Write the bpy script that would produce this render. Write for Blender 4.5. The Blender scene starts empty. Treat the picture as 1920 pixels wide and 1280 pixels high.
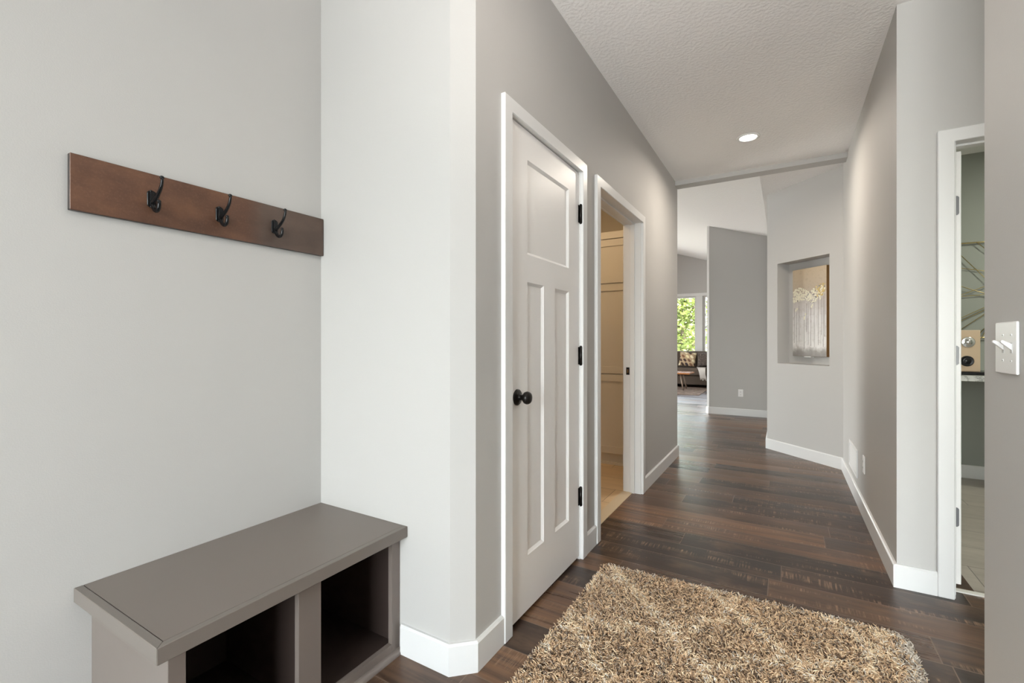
import bpy, bmesh, math, random
import numpy as np
from mathutils import Vector, Matrix, Euler

random.seed(7)
rng = np.random.default_rng(11)
PI = math.pi
sc = bpy.context.scene
COL = sc.collection

# ------------------------------------------------------------------ helpers
def link(o, parent=None):
    COL.objects.link(o)
    if parent is not None:
        o.parent = parent
    return o

def tag(o, label=None, cat=None, group=None, kind=None):
    if label: o['label'] = label
    if cat: o['category'] = cat
    if group: o['group'] = group
    if kind: o['kind'] = kind
    return o

def empty(name, loc=(0, 0, 0), rz=0.0):
    o = bpy.data.objects.new(name, None)
    o.empty_display_size = 0.05
    o.location = loc
    o.rotation_euler = (0, 0, rz)
    return link(o)

class MB:
    """collects shapes (world or local coordinates) into ONE mesh"""
    def __init__(self):
        self.bm = bmesh.new()
        self.mi = 0
    def _mark(self, faces, smooth=False):
        for f in faces:
            f.material_index = self.mi
            f.smooth = smooth
    def box(self, x0, x1, y0, y1, z0, z1, bev=0.0, seg=1, M=None):
        t = bmesh.new()
        bmesh.ops.create_cube(t, size=1.0)
        for v in t.verts:
            v.co = Vector(((x0 + x1) / 2 + v.co.x * (x1 - x0), (y0 + y1) / 2 + v.co.y * (y1 - y0), (z0 + z1) / 2 + v.co.z * (z1 - z0)))
        if bev > 0:
            bmesh.ops.bevel(t, geom=list(t.edges), offset=bev, segments=seg, affect='EDGES', profile=0.5, clamp_overlap=True)
        self.merge(t, M, smooth=False)
        return self
    def merge(self, t, M=None, smooth=False):
        if M is not None:
            bmesh.ops.transform(t, matrix=M, verts=t.verts)
        bmesh.ops.recalc_face_normals(t, faces=t.faces)
        vm = {}
        for v in t.verts:
            vm[v.index if False else v] = self.bm.verts.new(v.co)
        for f in t.faces:
            try:
                nf = self.bm.faces.new([vm[v] for v in f.verts])
                nf.material_index = self.mi
                nf.smooth = smooth or f.smooth
            except ValueError:
                pass
        t.free()
    def prism(self, poly, a0, a1, axis='z', bev=0.0, smooth=False, seg=1):
        """polygon extruded along an axis; poly is in the two other axes (xy, yz or xz)"""
        t = bmesh.new()
        def P(p, a):
            if axis == 'z': return (p[0], p[1], a)
            if axis == 'x': return (a, p[0], p[1])
            return (p[0], a, p[1])
        lo = [t.verts.new(P(p, a0)) for p in poly]
        hi = [t.verts.new(P(p, a1)) for p in poly]
        n = len(poly)
        t.faces.new(lo); t.faces.new(hi)
        for i in range(n):
            t.faces.new((lo[i], lo[(i + 1) % n], hi[(i + 1) % n], hi[i]))
        bmesh.ops.recalc_face_normals(t, faces=t.faces)
        if bev > 0:
            bmesh.ops.bevel(t, geom=list(t.edges), offset=bev, segments=seg, affect='EDGES', profile=0.5, clamp_overlap=True)
        self.merge(t, None, smooth)
        return self
    def tube(self, pts, radii, n=10, cap=True, M=None, flat=1.0):
        t = bmesh.new()
        pts = [Vector(p) for p in pts]
        if not hasattr(radii, '__len__'): radii = [radii] * len(pts)
        rings = []
        up = None
        for i, p in enumerate(pts):
            if i == 0: d = pts[1] - pts[0]
            elif i == len(pts) - 1: d = pts[-1] - pts[-2]
            else: d = pts[i + 1] - pts[i - 1]
            d.normalize()
            if up is None:
                up = d.orthogonal().normalized()
            up = (up - d * up.dot(d)).normalized()
            s = d.cross(up)
            rings.append([t.verts.new(p + radii[i] * (math.cos(2 * PI * k / n) * up + flat * math.sin(2 * PI * k / n) * s)) for k in range(n)])
        for a, b in zip(rings, rings[1:]):
            for k in range(n):
                f = t.faces.new((a[k], a[(k + 1) % n], b[(k + 1) % n], b[k])); f.smooth = True
        if cap:
            t.faces.new(rings[0]); t.faces.new(rings[-1])
        self.merge(t, M)
        return self
    def lathe(self, prof, center, axis, n=32):
        """prof: list of (radius, offset along axis)"""
        t = bmesh.new()
        axis = Vector(axis).normalized(); u = axis.orthogonal().normalized(); w = axis.cross(u)
        c = Vector(center); rings = []
        for r, h in prof:
            if r < 1e-6:
                rings.append([t.verts.new(c + axis * h)])
            else:
                rings.append([t.verts.new(c + axis * h + r * (math.cos(2 * PI * k / n) * u + math.sin(2 * PI * k / n) * w)) for k in range(n)])
        for a, b in zip(rings, rings[1:]):
            for k in range(n):
                A = [a[k % len(a)], a[(k + 1) % len(a)]]; B = [b[(k + 1) % len(b)], b[k % len(b)]]
                vs = []
                for v in A + B:
                    if v not in vs: vs.append(v)
                if len(vs) >= 3:
                    try:
                        f = t.faces.new(vs); f.smooth = True
                    except ValueError: pass
        if len(rings[0]) > 1: t.faces.new(rings[0])
        if len(rings[-1]) > 1: t.faces.new(rings[-1])
        self.merge(t)
        return self
    def ellipsoid(self, c, r, M=None, n=16, m=10, power=1.0):
        t = bmesh.new()
        bmesh.ops.create_uvsphere(t, u_segments=n, v_segments=m, radius=1.0)
        for v in t.verts:
            q = v.co
            if power != 1.0:
                q = Vector([math.copysign(abs(k) ** power, k) for k in q])
            v.co = Vector((q.x * r[0], q.y * r[1], q.z * r[2]))
        for f in t.faces: f.smooth = True
        MM = Matrix.Translation(c)
        if M is not None: MM = MM @ M
        self.merge(t, MM)
        return self
    def quad(self, a, b, c, d):
        vs = [self.bm.verts.new(p) for p in (a, b, c, d)]
        f = self.bm.faces.new(vs); f.material_index = self.mi
        return self
    def build(self, name, mats, parent=None, smooth_angle=None):
        me = bpy.data.meshes.new(name)
        self.bm.to_mesh(me); self.bm.free()
        for m in (mats if isinstance(mats, (list, tuple)) else [mats]):
            me.materials.append(m)
        o = bpy.data.objects.new(name, me)
        if parent is not None:
            inv = Matrix.Translation(parent.location) @ Euler(parent.rotation_euler).to_matrix().to_4x4()
            if getattr(self, 'world', True):
                me.transform(inv.inverted())
        return link(o, parent)

def boxes_wall(mb, fixed0, fixed1, a0, a1, z0, z1, openings, along):
    """solid wall with rectangular openings [(a,b,za,zb)] along 'x' or 'y'"""
    cuts = sorted(openings)
    segs = []
    cur = a0
    for (a, b, za, zb) in cuts:
        if a > cur: segs.append((cur, a, z0, z1))
        if za > z0: segs.append((a, b, z0, za))
        if zb < z1: segs.append((a, b, zb, z1))
        cur = b
    if cur < a1: segs.append((cur, a1, z0, z1))
    for (a, b, za, zb) in segs:
        if along == 'y': mb.box(fixed0, fixed1, a, b, za, zb)
        else: mb.box(a, b, fixed0, fixed1, za, zb)

# ------------------------------------------------------------------ node helpers
class NT:
    def __init__(self, name):
        self.m = bpy.data.materials.new(name); self.m.use_nodes = True
        self.t = self.m.node_tree; self.b = self.t.nodes['Principled BSDF']
    def n(self, kind, **kw):
        x = self.t.nodes.new(kind)
        for k, v in kw.items(): setattr(x, k, v)
        return x
    def put(self, sock, v):
        if isinstance(v, bpy.types.NodeSocket): self.t.links.new(v, sock)
        else: sock.default_value = v
    def math(self, op, a, b=0.0, c=0.0):
        x = self.n('ShaderNodeMath', operation=op)
        self.put(x.inputs[0], a); self.put(x.inputs[1], b); self.put(x.inputs[2], c)
        return x.outputs[0]
    def pos(self):
        g = self.n('ShaderNodeNewGeometry'); s = self.n('ShaderNodeSeparateXYZ')
        self.t.links.new(g.outputs['Position'], s.inputs[0])
        return s.outputs[0], s.outputs[1], s.outputs[2], g.outputs['Position']
    def comb(self, x, y, z):
        c = self.n('ShaderNodeCombineXYZ')
        for i, v in enumerate((x, y, z)): self.put(c.inputs[i], v)
        return c.outputs[0]
    def noise(self, vec, scale=5.0, detail=3.0, rough=0.5):
        x = self.n('ShaderNodeTexNoise')
        self.put(x.inputs['Vector'], vec); x.inputs['Scale'].default_value = scale
        x.inputs['Detail'].default_value = detail; x.inputs['Roughness'].default_value = rough
        return x.outputs['Fac']
    def white(self, vec):
        x = self.n('ShaderNodeTexWhiteNoise', noise_dimensions='3D'); self.put(x.inputs['Vector'], vec)
        return x.outputs['Value']
    def ramp(self, fac, stops):
        x = self.n('ShaderNodeValToRGB'); self.put(x.inputs[0], fac)
        e = x.color_ramp.elements
        while len(e) > 1: e.remove(e[-1])
        e[0].position = stops[0][0]; e[0].color = (*stops[0][1], 1)
        for p, c in stops[1:]:
            q = e.new(p); q.color = (*c, 1)
        return x.outputs[0]
    def mix(self, fac, a, b, blend='MIX'):
        x = self.n('ShaderNodeMix', data_type='RGBA', blend_type=blend)
        self.put(x.inputs[0], fac)
        for i, v in ((6, a), (7, b)):
            if isinstance(v, tuple) and len(v) == 3: v = (*v, 1)
            self.put(x.inputs[i], v)
        return x.outputs[2]
    def bump(self, h, strength=0.2, dist=0.01):
        x = self.n('ShaderNodeBump'); x.inputs['Strength'].default_value = strength; x.inputs['Distance'].default_value = dist
        self.put(x.inputs['Height'], h); self.t.links.new(x.outputs[0], self.b.inputs['Normal'])
    def base(self, c): 
        if isinstance(c, tuple): c = (*c[:3], 1)
        self.put(self.b.inputs['Base Color'], c)
    def rough(self, r): self.put(self.b.inputs['Roughness'], r)

def lin(r, g, b):
    f = lambda c: (c / 255 / 12.92) if c <= 10.3 else ((c / 255 + 0.055) / 1.055) ** 2.4
    return (f(r), f(g), f(b))

def plain(name, rgb, rough=0.5, metal=0.0, bump=0.0, bscale=200, var=0.0, spec=0.5):
    q = NT(name)
    x, y, z, p = q.pos()
    if var > 0:
        n = q.noise(p, 6.0, 4)
        q.base(q.mix(n, tuple(c * (1 - var) for c in rgb), tuple(min(1, c * (1 + var)) for c in rgb)))
    else:
        q.base(rgb)
    q.rough(rough); q.b.inputs['Metallic'].default_value = metal
    q.b.inputs['Specular IOR Level'].default_value = spec
    if bump > 0: q.bump(q.noise(p, bscale, 2), bump, 0.002)
    return q.m

WALLC = (0.50, 0.488, 0.472)
M_wall = plain('greige_paint', WALLC, 0.62, bump=0.12, bscale=260, spec=0.3)
M_white = plain('white_trim_paint', (0.735, 0.732, 0.725), 0.35)
M_doorpaint = plain('white_door_paint', (0.88, 0.862, 0.85), 0.36)
M_sage = plain('sage_grey_paint', (0.30, 0.315, 0.285), 0.65)
M_bronze = plain('oil_rubbed_bronze', (0.012, 0.010, 0.009), 0.32, 0.6)
M_black = plain('black_metal', (0.012, 0.012, 0.013), 0.22, 0.5)
M_chrome = plain('chrome', (0.75, 0.75, 0.75), 0.12, 1.0)
M_nickel = plain('dark_nickel', (0.12, 0.12, 0.125), 0.4, 0.9)
M_taupe = plain('taupe_lacquer', lin(116, 106, 100), 0.33, var=0.03)
M_taupe_in = plain('shaded_taupe_lacquer', lin(52, 41, 37), 0.5, var=0.05)  # bench taupe with the shade inside the cubbies put into the colour
M_plastic = plain('white_plastic', (0.82, 0.81, 0.80), 0.3)
M_slot = plain('dark_slot', (0.03, 0.03, 0.03), 0.6)
M_gold = plain('brushed_gold', (0.46, 0.37, 0.18), 0.3, 0.9)
M_cab = plain('ivory_cabinet_paint', (0.70, 0.66, 0.60), 0.4)
M_sofa = plain('brown_upholstery', lin(82, 70, 60), 0.9, bump=0.3, bscale=300, var=0.12)
M_throw = plain('cream_knit', (0.62, 0.58, 0.54), 0.95, bump=0.6, bscale=160, var=0.1)
M_walnut = plain('honey_wood', lin(160, 105, 62), 0.25, var=0.25)
M_greige_wood = plain('weathered_leg_wood', lin(128, 110, 96), 0.5, var=0.2)
M_tanwood = plain('blonde_wood_veneer', lin(196, 172, 146), 0.45, var=0.06)
M_bark = plain('bark', lin(96, 82, 70), 0.9, bump=0.8, bscale=30, var=0.3)
M_brass = plain('strike_brass', lin(120, 90, 60), 0.35, 0.9)

def ceiling_mat():
    q = NT('knockdown_ceiling_paint'); x, y, z, p = q.pos()
    q.base((0.89, 0.875, 0.86)); q.rough(0.85)
    a = q.noise(p, 55, 2, 0.5)
    b = q.math('SMOOTHSTEP' if False else 'GREATER_THAN', a, 0.52)
    h = q.math('ADD', q.math('MULTIPLY', a, 0.7), q.math('MULTIPLY', b, 0.12))
    q.bump(h, 0.5, 0.009)
    return q.m
M_ceil = ceiling_mat()

def floor_mat():
    q = NT('dark_plank_flooring'); x, y, z, p = q.pos()
    W, L = 0.18, 1.22
    yy = q.math('DIVIDE', q.math('SUBTRACT', y, 2.563 - 1.8), W)
    row = q.math('FLOOR', yy)
    off = q.math('MULTIPLY', q.white(q.comb(row, 3.3, 1.7)), L * 3)
    xx = q.math('DIVIDE', q.math('ADD', x, off), L)
    cell = q.math('FLOOR', xx)
    rid = q.white(q.comb(row, cell, 9.1))
    rid2 = q.white(q.comb(row, cell, 4.7))
    fy = q.math('FRACT', yy); fx = q.math('FRACT', xx)
    ey = q.math('MULTIPLY', q.math('MINIMUM', fy, q.math('SUBTRACT', 1.0, fy)), W)
    ex = q.math('MULTIPLY', q.math('MINIMUM', fx, q.math('SUBTRACT', 1.0, fx)), L)
    edge = q.math('LESS_THAN', q.math('MINIMUM', ey, ex), 0.0020)
    sh = q.math('MULTIPLY', rid, 37.0)
    base = q.ramp(rid, [(0.0, lin(44, 34, 30)), (0.22, lin(70, 51, 41)), (0.42, lin(104, 77, 58)), (0.56, lin(50, 40, 37)), (0.78, lin(124, 91, 66)), (1.0, lin(84, 64, 53))])
    g1 = q.noise(q.comb(q.math('ADD', q.math('MULTIPLY', x, 1.6), sh), q.math('MULTIPLY', y, 34.0), sh), 1.0, 5, 0.62)
    g2 = q.noise(q.comb(q.math('ADD', q.math('MULTIPLY', x, 5.0), sh), q.math('MULTIPLY', y, 11.0), sh), 1.0, 4, 0.6)
    c = q.mix(q.math('MULTIPLY', q.math('SUBTRACT', 1.0, g1), 1.0), base, lin(34, 26, 23), 'MIX')
    c = q.mix(q.ramp(g1, [(0.38, (0, 0, 0)), (0.6, (0.95, 0.95, 0.95))]), c, base)
    c = q.mix(q.ramp(g2, [(0.5, (0, 0, 0)), (0.78, (0.5, 0.5, 0.5))]), c, lin(126, 98, 76))
    # saw marks: fine lines across the board, in patches, on some boards
    saw = q.noise(q.comb(q.math('MULTIPLY', x, 95.0), q.math('MULTIPLY', y, 5.0), sh), 1.0, 3, 0.7)
    patch = q.noise(q.comb(q.math('MULTIPLY', x, 1.8), q.math('MULTIPLY', y, 16.0), q.math('ADD', sh, 7.0)), 1.0, 2, 0.5)
    sm = q.math('MULTIPLY', q.ramp(saw, [(0.5, (0, 0, 0)), (0.68, (1, 1, 1))]), q.ramp(patch, [(0.54, (0, 0, 0)), (0.66, (1, 1, 1))]))
    sm = q.math('MULTIPLY', sm, q.math('ADD', 0.25, q.math('MULTIPLY', q.math('GREATER_THAN', rid2, 0.4), 0.6)))
    c = q.mix(sm, c, lin(158, 128, 104))
    c = q.mix(edge, c, lin(112, 93, 80))
    q.base(c)
    rr = q.math('ADD', q.math('ADD', 0.19, q.math('MULTIPLY', g1, 0.16)), q.math('MULTIPLY', rid2, 0.10))
    q.rough(rr)
    q.b.inputs['Specular IOR Level'].default_value = 0.55
    h = q.math('ADD', q.math('MULTIPLY', g1, 0.5), q.math('MULTIPLY', sm, -0.3))
    h = q.math('SUBTRACT', h, q.math('MULTIPLY', edge, 0.8))
    # boards cup very slightly, which breaks the sheen into bars
    h = q.math('ADD', h, q.math('MULTIPLY', q.math('SINE', q.math('MULTIPLY', fy, PI)), 0.9))
    q.bump(h, 0.32, 0.004)
    return q.m
M_floor = floor_mat()

def tile_mat(name, c0, c1, grout, W, H, ox, oy, along_x=True, rough=0.35):
    q = NT(name); x, y, z, p = q.pos()
    if not along_x: x, y = y, x
    yy = q.math('DIVIDE', q.math('SUBTRACT', y, oy), H); row = q.math('FLOOR', yy)
    xx = q.math('ADD', q.math('DIVIDE', q.math('SUBTRACT', x, ox), W), q.math('MULTIPLY', q.math('MODULO', row, 2.0), 0.5))
    cell = q.math('FLOOR', xx); fy = q.math('FRACT', yy); fx = q.math('FRACT', xx)
    ey = q.math('MULTIPLY', q.math('MINIMUM', fy, q.math('SUBTRACT', 1.0, fy)), H)
    ex = q.math('MULTIPLY', q.math('MINIMUM', fx, q.math('SUBTRACT', 1.0, fx)), W)
    edge = q.math('LESS_THAN', q.math('MINIMUM', ey, ex), 0.0022)
    rid = q.white(q.comb(row, cell, 2.0))
    n = q.noise(q.comb(q.math('MULTIPLY', x, 3.0), q.math('MULTIPLY', y, 12.0), q.math('MULTIPLY', rid, 20.0)), 1.0, 5, 0.65)
    f = q.math('ADD', q.math('MULTIPLY', n, 0.8), q.math('MULTIPLY', rid, 0.25))
    q.base(q.mix(edge, q.mix(f, c0, c1), grout)); q.rough(rough)
    q.bump(q.math('SUBTRACT', 1.0, edge), 0.3, 0.002)
    return q.m
M_tile_beige = tile_mat('beige_stone_tile', lin(176, 150, 118), lin(228, 204, 168), lin(132, 108, 84), 0.46, 0.306, -1.133, 3.183)
M_tile_grey = tile_mat('grey_stone_tile', lin(120, 112, 104), lin(188, 180, 170), lin(112, 106, 100), 0.61, 0.30, 0.2, 2.93)
M_strip = plain('pale_transition_strip', lin(205, 190, 165), 0.4)

def rack_mat():
    q = NT('rust_brown_stained_board'); x, y, z, p = q.pos()
    n = q.noise(q.comb(q.math('MULTIPLY', x, 1.0), q.math('MULTIPLY', y, 3.0), q.math('MULTIPLY', z, 14.0)), 1.0, 5, 0.65)
    n2 = q.noise(p, 9.0, 4, 0.6)
    f = q.math('ADD', q.math('MULTIPLY', n, 0.5), q.math('MULTIPLY', n2, 0.5))
    c = q.ramp(f, [(0.3, lin(70, 45, 34)), (0.5, lin(90, 60, 44)), (0.7, lin(112, 77, 55))])
    fine = q.noise(p, 160.0, 2, 0.6)
    c = q.mix(q.ramp(fine, [(0.5, (0, 0, 0)), (0.8, (0.3, 0.3, 0.3))]), c, lin(124, 92, 70))
    # shade on the board's last third, painted in as a duller, greyer tone
    s = q.n('ShaderNodeMapRange'); q.put(s.inputs[0], q.math('ADD', y, q.math('MULTIPLY', n2, 0.05)))
    s.inputs[1].default_value = 0.955; s.inputs[2].default_value = 1.03
    shade_tone = q.ramp(f, [(0.3, lin(68, 56, 50)), (0.7, lin(92, 77, 68))])
    c = q.mix(q.math('MULTIPLY', s.outputs[0], 0.85), c, shade_tone)
    q.base(c); q.rough(0.42)
    q.bump(fine, 0.06, 0.002)
    return q.m
M_rack = rack_mat()
M_rack_edge = plain('dark_board_edge', lin(62, 56, 53), 0.5)  # darker tone for every board face but the front

def emission(name, rgb, s):
    q = NT(name)
    q.base((0.9, 0.9, 0.9))
    q.b.inputs['Emission Color'].default_value = (*rgb, 1); q.b.inputs['Emission Strength'].default_value = s
    return q.m
M_lens = emission('downlight_lens', (1.0, 0.95, 0.88), 14.0)

def glass_mat():
    q = NT('window_glass')
    t = q.n('ShaderNodeBsdfTransparent'); t.inputs[0].default_value = (0.97, 0.985, 0.98, 1)
    g = q.n('ShaderNodeBsdfGlossy'); g.inputs['Roughness'].default_value = 0.02
    f = q.n('ShaderNodeFresnel'); f.inputs[0].default_value = 1.45
    mx = q.n('ShaderNodeMixShader')
    q.t.links.new(f.outputs[0], mx.inputs[0]); q.t.links.new(t.outputs[0], mx.inputs[1]); q.t.links.new(g.outputs[0], mx.inputs[2])
    q.t.links.new(mx.outputs[0], q.t.nodes['Material Output'].inputs[0])
    return q.m
M_glass = glass_mat()

def attr_mat(name, attr, rough=0.9):
    q = NT(name)
    a = q.n('ShaderNodeAttribute', attribute_name=attr)
    q.base(a.outputs['Color']); q.rough(rough); q.b.inputs['Specular IOR Level'].default_value = 0.15
    return q.m
M_yarn = attr_mat('shag_yarn', 'yarn')

def leaf_mat(name, a, b):
    q = NT(name); x, y, z, p = q.pos()
    n = q.noise(p, 2.5, 3)
    c = q.mix(n, a, b); q.base(c); q.rough(0.6)
    tr = q.n('ShaderNodeBsdfTranslucent'); q.put(tr.inputs[0], c)
    mx = q.n('ShaderNodeMixShader'); mx.inputs[0].default_value = 0.4
    q.t.links.new(q.b.outputs[0], mx.inputs[1]); q.t.links.new(tr.outputs[0], mx.inputs[2])
    q.t.links.new(mx.outputs[0], q.t.nodes['Material Output'].inputs[0])
    return q.m
M_leaf_y = leaf_mat('lime_leaves', lin(60, 78, 30), lin(120, 128, 62))
M_leaf_g = leaf_mat('green_leaves', lin(48, 66, 38), lin(92, 108, 66))
M_grass = plain('lawn', lin(92, 104, 72), 0.9, bump=0.5, bscale=40, var=0.3)

# ------------------------------------------------------------------ geometry constants
CZ = 2.743                      # ceiling
XL = -0.934                     # hall left wall face
XR = 0.455                      # hall right wall face
XB = -1.692                     # bench wall face
YN = 1.2625                     # nook end wall face
T = 0.12
S2 = math.sqrt(0.5)

def struct(name, mb, mats, label, cat):
    o = mb.build(name, mats)
    return tag(o, label, cat, kind='structure')

# ------------------------------------------------------------------ floors
m = MB(); m.box(-1.0, XR + 0.3, -2.5, 2.885, -0.06, 0.0); m.box(XB - 0.12, -1.0, -2.5, 2.45, -0.06, 0.0)
m.box(-1.0, XR + 0.3, 2.885, 4.9, -0.06, 0.0); m.box(-7.2, 0.75, 4.9, 13.3, -0.06, 0.0); m.box(XR + 0.3, 3.6, -2.5, 2.885, -0.06, 0.0)
struct('floor', m, M_floor, 'dark brown wood plank floor of the hallway and living room', 'floor')
m = MB(); m.box(-3.3, -1.0, 2.45, 4.9, -0.06, 0.0)
struct('floor_laundry', m, M_tile_beige, 'beige stone tile floor through the open left doorway', 'floor')
m = MB(); m.box(-1.075, -0.998, 2.53, 3.52, 0.0, 0.004)
struct('trim_1', m, M_strip, 'pale strip between the dark planks and beige tile', 'threshold strip')
m = MB(); m.box(XR + 0.3, 3.6, 2.885, 5.45, -0.06, 0.0)
struct('floor_study', m, M_tile_grey, 'grey stone tile floor through the right hand doorway', 'floor')
m = MB(); m.box(0.67, 1.46, 2.868, 2.9, 0.0, 0.006)
struct('trim_2', m, plain('white_transition_strip', lin(228, 226, 220), 0.4), 'pale strip between the dark planks and grey tile', 'threshold strip')

# ------------------------------------------------------------------ ceilings
m = MB(); m.box(-3.4, 3.7, -2.6, 4.87, CZ, CZ + 0.12); m.box(XR, 3.7, 4.87, 5.6, CZ, CZ + 0.12)
struct('ceiling', m, M_ceil, 'textured flat ceiling over the hallway', 'ceiling')
m = MB(); m.box(-0.205, XR + 0.001, 4.87, 8.2, CZ, CZ + 0.12)
struct('ceiling_alcove', m, M_ceil, 'flat grey ceiling triangle above the angled niche wall', 'ceiling')
SL = 0.32
def vz(x, y):
    if x > -3.6: z = CZ + SL * (-0.205 - x)
    else: z = CZ + SL * (3.395) - SL * (-3.6 - x)
    return z + max(0, y - 10.5) * 0.024
m = MB()
xs = [-0.205, -3.6, -7.2]; ys = [4.87, 10.5, 13.3]
for i in range(2):
    for j in range(2):
        a = [(xs[i], ys[j]), (xs[i + 1], ys[j]), (xs[i + 1], ys[j + 1]), (xs[i], ys[j + 1])]
        t = bmesh.new()
        lo = [t.verts.new((p[0], p[1], vz(*p))) for p in a]; hi = [t.verts.new((p[0], p[1], vz(*p) + 0.15)) for p in a]
        t.faces.new(lo); t.faces.new(hi)
        for k in range(4): t.faces.new((lo[k], lo[(k + 1) % 4], hi[(k + 1) % 4], hi[k]))
        m.merge(t)
struct('ceiling_vault', m, M_ceil, 'sloping white vaulted ceiling of the living room beyond the beam', 'ceiling')
m = MB(); m.box(XL - 0.001, XR + 0.001, 4.75, 4.88, 2.702, CZ + 0.001)
struct('trim_3', m, M_wall, 'shallow painted beam crossing the hallway ceiling', 'beam')

# ------------------------------------------------------------------ walls
m = MB(); m.box(XB - T, XB, -2.5, 1.40, 0, CZ)
struct('wall_bench', m, M_wall, 'greige wall carrying the coat rack above the bench', 'wall')
D1 = (1.537, 2.297, 0.0, 2.058)      # rough opening closet door
D2 = (2.545, 3.497, 0.0, 2.058)      # laundry doorway
m = MB()
m.prism([(XB - 0.001, YN), (-1.0, YN), (XL, 1.324), (XL, D1[0]), (XL - T, D1[0]), (XL - T, YN + T), (XB - 0.001, YN + T)], 0, CZ)
boxes_wall(m, XL - T, XL, D1[0], 4.855, 0, CZ, [D1, D2], 'y')
m.prism([(XL, 4.855), (XL - 0.025, 4.88), (-1.4, 4.88), (-1.4, 4.76), (XL - T, 4.76), (XL - T, 4.855)], 0, 3.2)
m.box(XL - T, XL - 0.001, 4.855, 4.86, 0, CZ)
struct('wall_left', m, M_wall, 'greige hallway wall with two doorways and a clipped corner by the bench', 'wall')
m = MB(); m.box(-7.2, -1.4, 4.76, 4.88, 0, 4.0)
struct('wall_living_south', m, M_wall, 'living room wall hidden behind the left hallway wall', 'wall')
m = MB(); m.box(XR, XR + T, -2.5, 1.683, 0, CZ)
struct('wall_near_right', m, M_wall, 'near greige wall at the right edge carrying the light switch', 'wall')
D3 = (0.643, 1.437, 0.0, 2.058)
m = MB()
boxes_wall(m, 2.79, 2.905, XR, 3.6, 0, CZ, [D3], 'x')
m.box(XR, XR + T, 2.905, 5.12, 0, CZ)
struct('wall_right', m, M_wall, 'greige hallway wall on the right with the doorway beside its corner', 'wall')
m = MB(); m.box(3.5, 3.62, -2.52, 2.79, 0, CZ)
struct('wall_front_room', m, M_wall, 'side wall of the open front room behind the light switch wall', 'wall')
# angled wall with niche: local frame u (along, left->right), v (into wall)
A0 = Vector((-0.162, 5.693, 0)); A1 = Vector((0.457, 5.074, 0))
ud = (A1 - A0).normalized(); vd = Vector((S2, S2, 0)); LEN = (A1 - A0).length
MA = Matrix(((ud.x, vd.x, 0, A0.x), (ud.y, vd.y, 0, A0.y), (0, 0, 1, 0), (0, 0, 0, 1)))
def U(x, y): return (Vector((x, y, 0)) - A0).dot(ud)
n0, n1 = U(-0.066, 5.596), U(0.357, 5.172)
NZ0, NZ1, ND = 0.926, 1.972, 0.153
m = MB()
m.box(0, n0, 0, 0.2, 0, CZ + 0.04, M=MA); m.box(n1, LEN, 0, 0.2, 0, CZ + 0.04, M=MA)
m.box(n0, n1, 0, 0.2, 0, NZ0, M=MA); m.box(n0, n1, 0, 0.2, NZ1, CZ + 0.04, M=MA); m.box(n0, n1, ND, 0.2, NZ0, NZ1, M=MA)
struct('wall_angled', m, M_wall, 'angled greige wall holding the recessed picture niche', 'wall')
m = MB(); m.box(-0.162, -0.04, 5.70, 8.09, 0, CZ)
struct('wall_return', m, M_wall, 'wall running back behind the angled niche wall', 'wall')
m = MB()
m.prism([(-1.045, 7.97), (-0.1, 7.97), (-0.1, 8.09), (-0.965, 8.09), (-0.965, 13.3), (-1.08, 13.3), (-1.08, 8.005)], 0, 3.1)
struct('wall_far', m, M_wall, 'far greige wall with the low outlet at the end of the hallway', 'wall')
# living room window wall
W1 = (-3.7, -2.04, 0.72, 2.365); W2 = (-1.875, -1.2, 0.72, 2.365)
m = MB(); boxes_wall(m, 13.1, 13.25, -7.2, -0.9, 0, 4.2, [W1, W2], 'x')
struct('wall_window', m, M_wall, 'living room wall around the far windows', 'wall')
m = MB(); boxes_wall(m, -7.2, -7.08, 4.7, 13.3, 0, 3.2, [(7.4, 10.4, 0.1, 2.4)], 'y')
struct('wall_living_left', m, M_wall, 'living room side wall with patio glazing, hidden by the hallway wall', 'wall')
# foyer back wall with entry glazing
m = MB(); boxes_wall(m, -2.52, -2.4, XB - T, 3.6, 0, CZ, [(-0.98, 0.38, 0.25, 2.45), (1.0, 3.0, 0.5, 2.35)], 'x')
struct('wall_front', m, M_wall, 'front wall with the entry glazing behind the viewpoint', 'wall')
# laundry room and study shells
m = MB(); m.box(-3.3, XL - T, 2.385, 2.47, 0, CZ); m.box(-3.4, -3.3, 1.38, 4.9, 0, CZ); m.box(-3.3, XL - T, 4.7, 4.76, 0, CZ); m.box(-3.3, XB - T, 1.38, 1.43, 0, CZ)
struct('wall_laundry', m, plain('cream_paint', (0.60, 0.55, 0.47), 0.7), 'cream walls of the room behind the open left doorway', 'wall')
m = MB(); m.box(XR + T - 0.001, 3.6, 5.32, 5.44, 0, CZ); m.box(3.5, 3.6, 2.905, 5.4, 0, CZ)
struct('wall_study', m, M_sage, 'sage grey back wall seen through the right hand doorway', 'wall')

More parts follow.
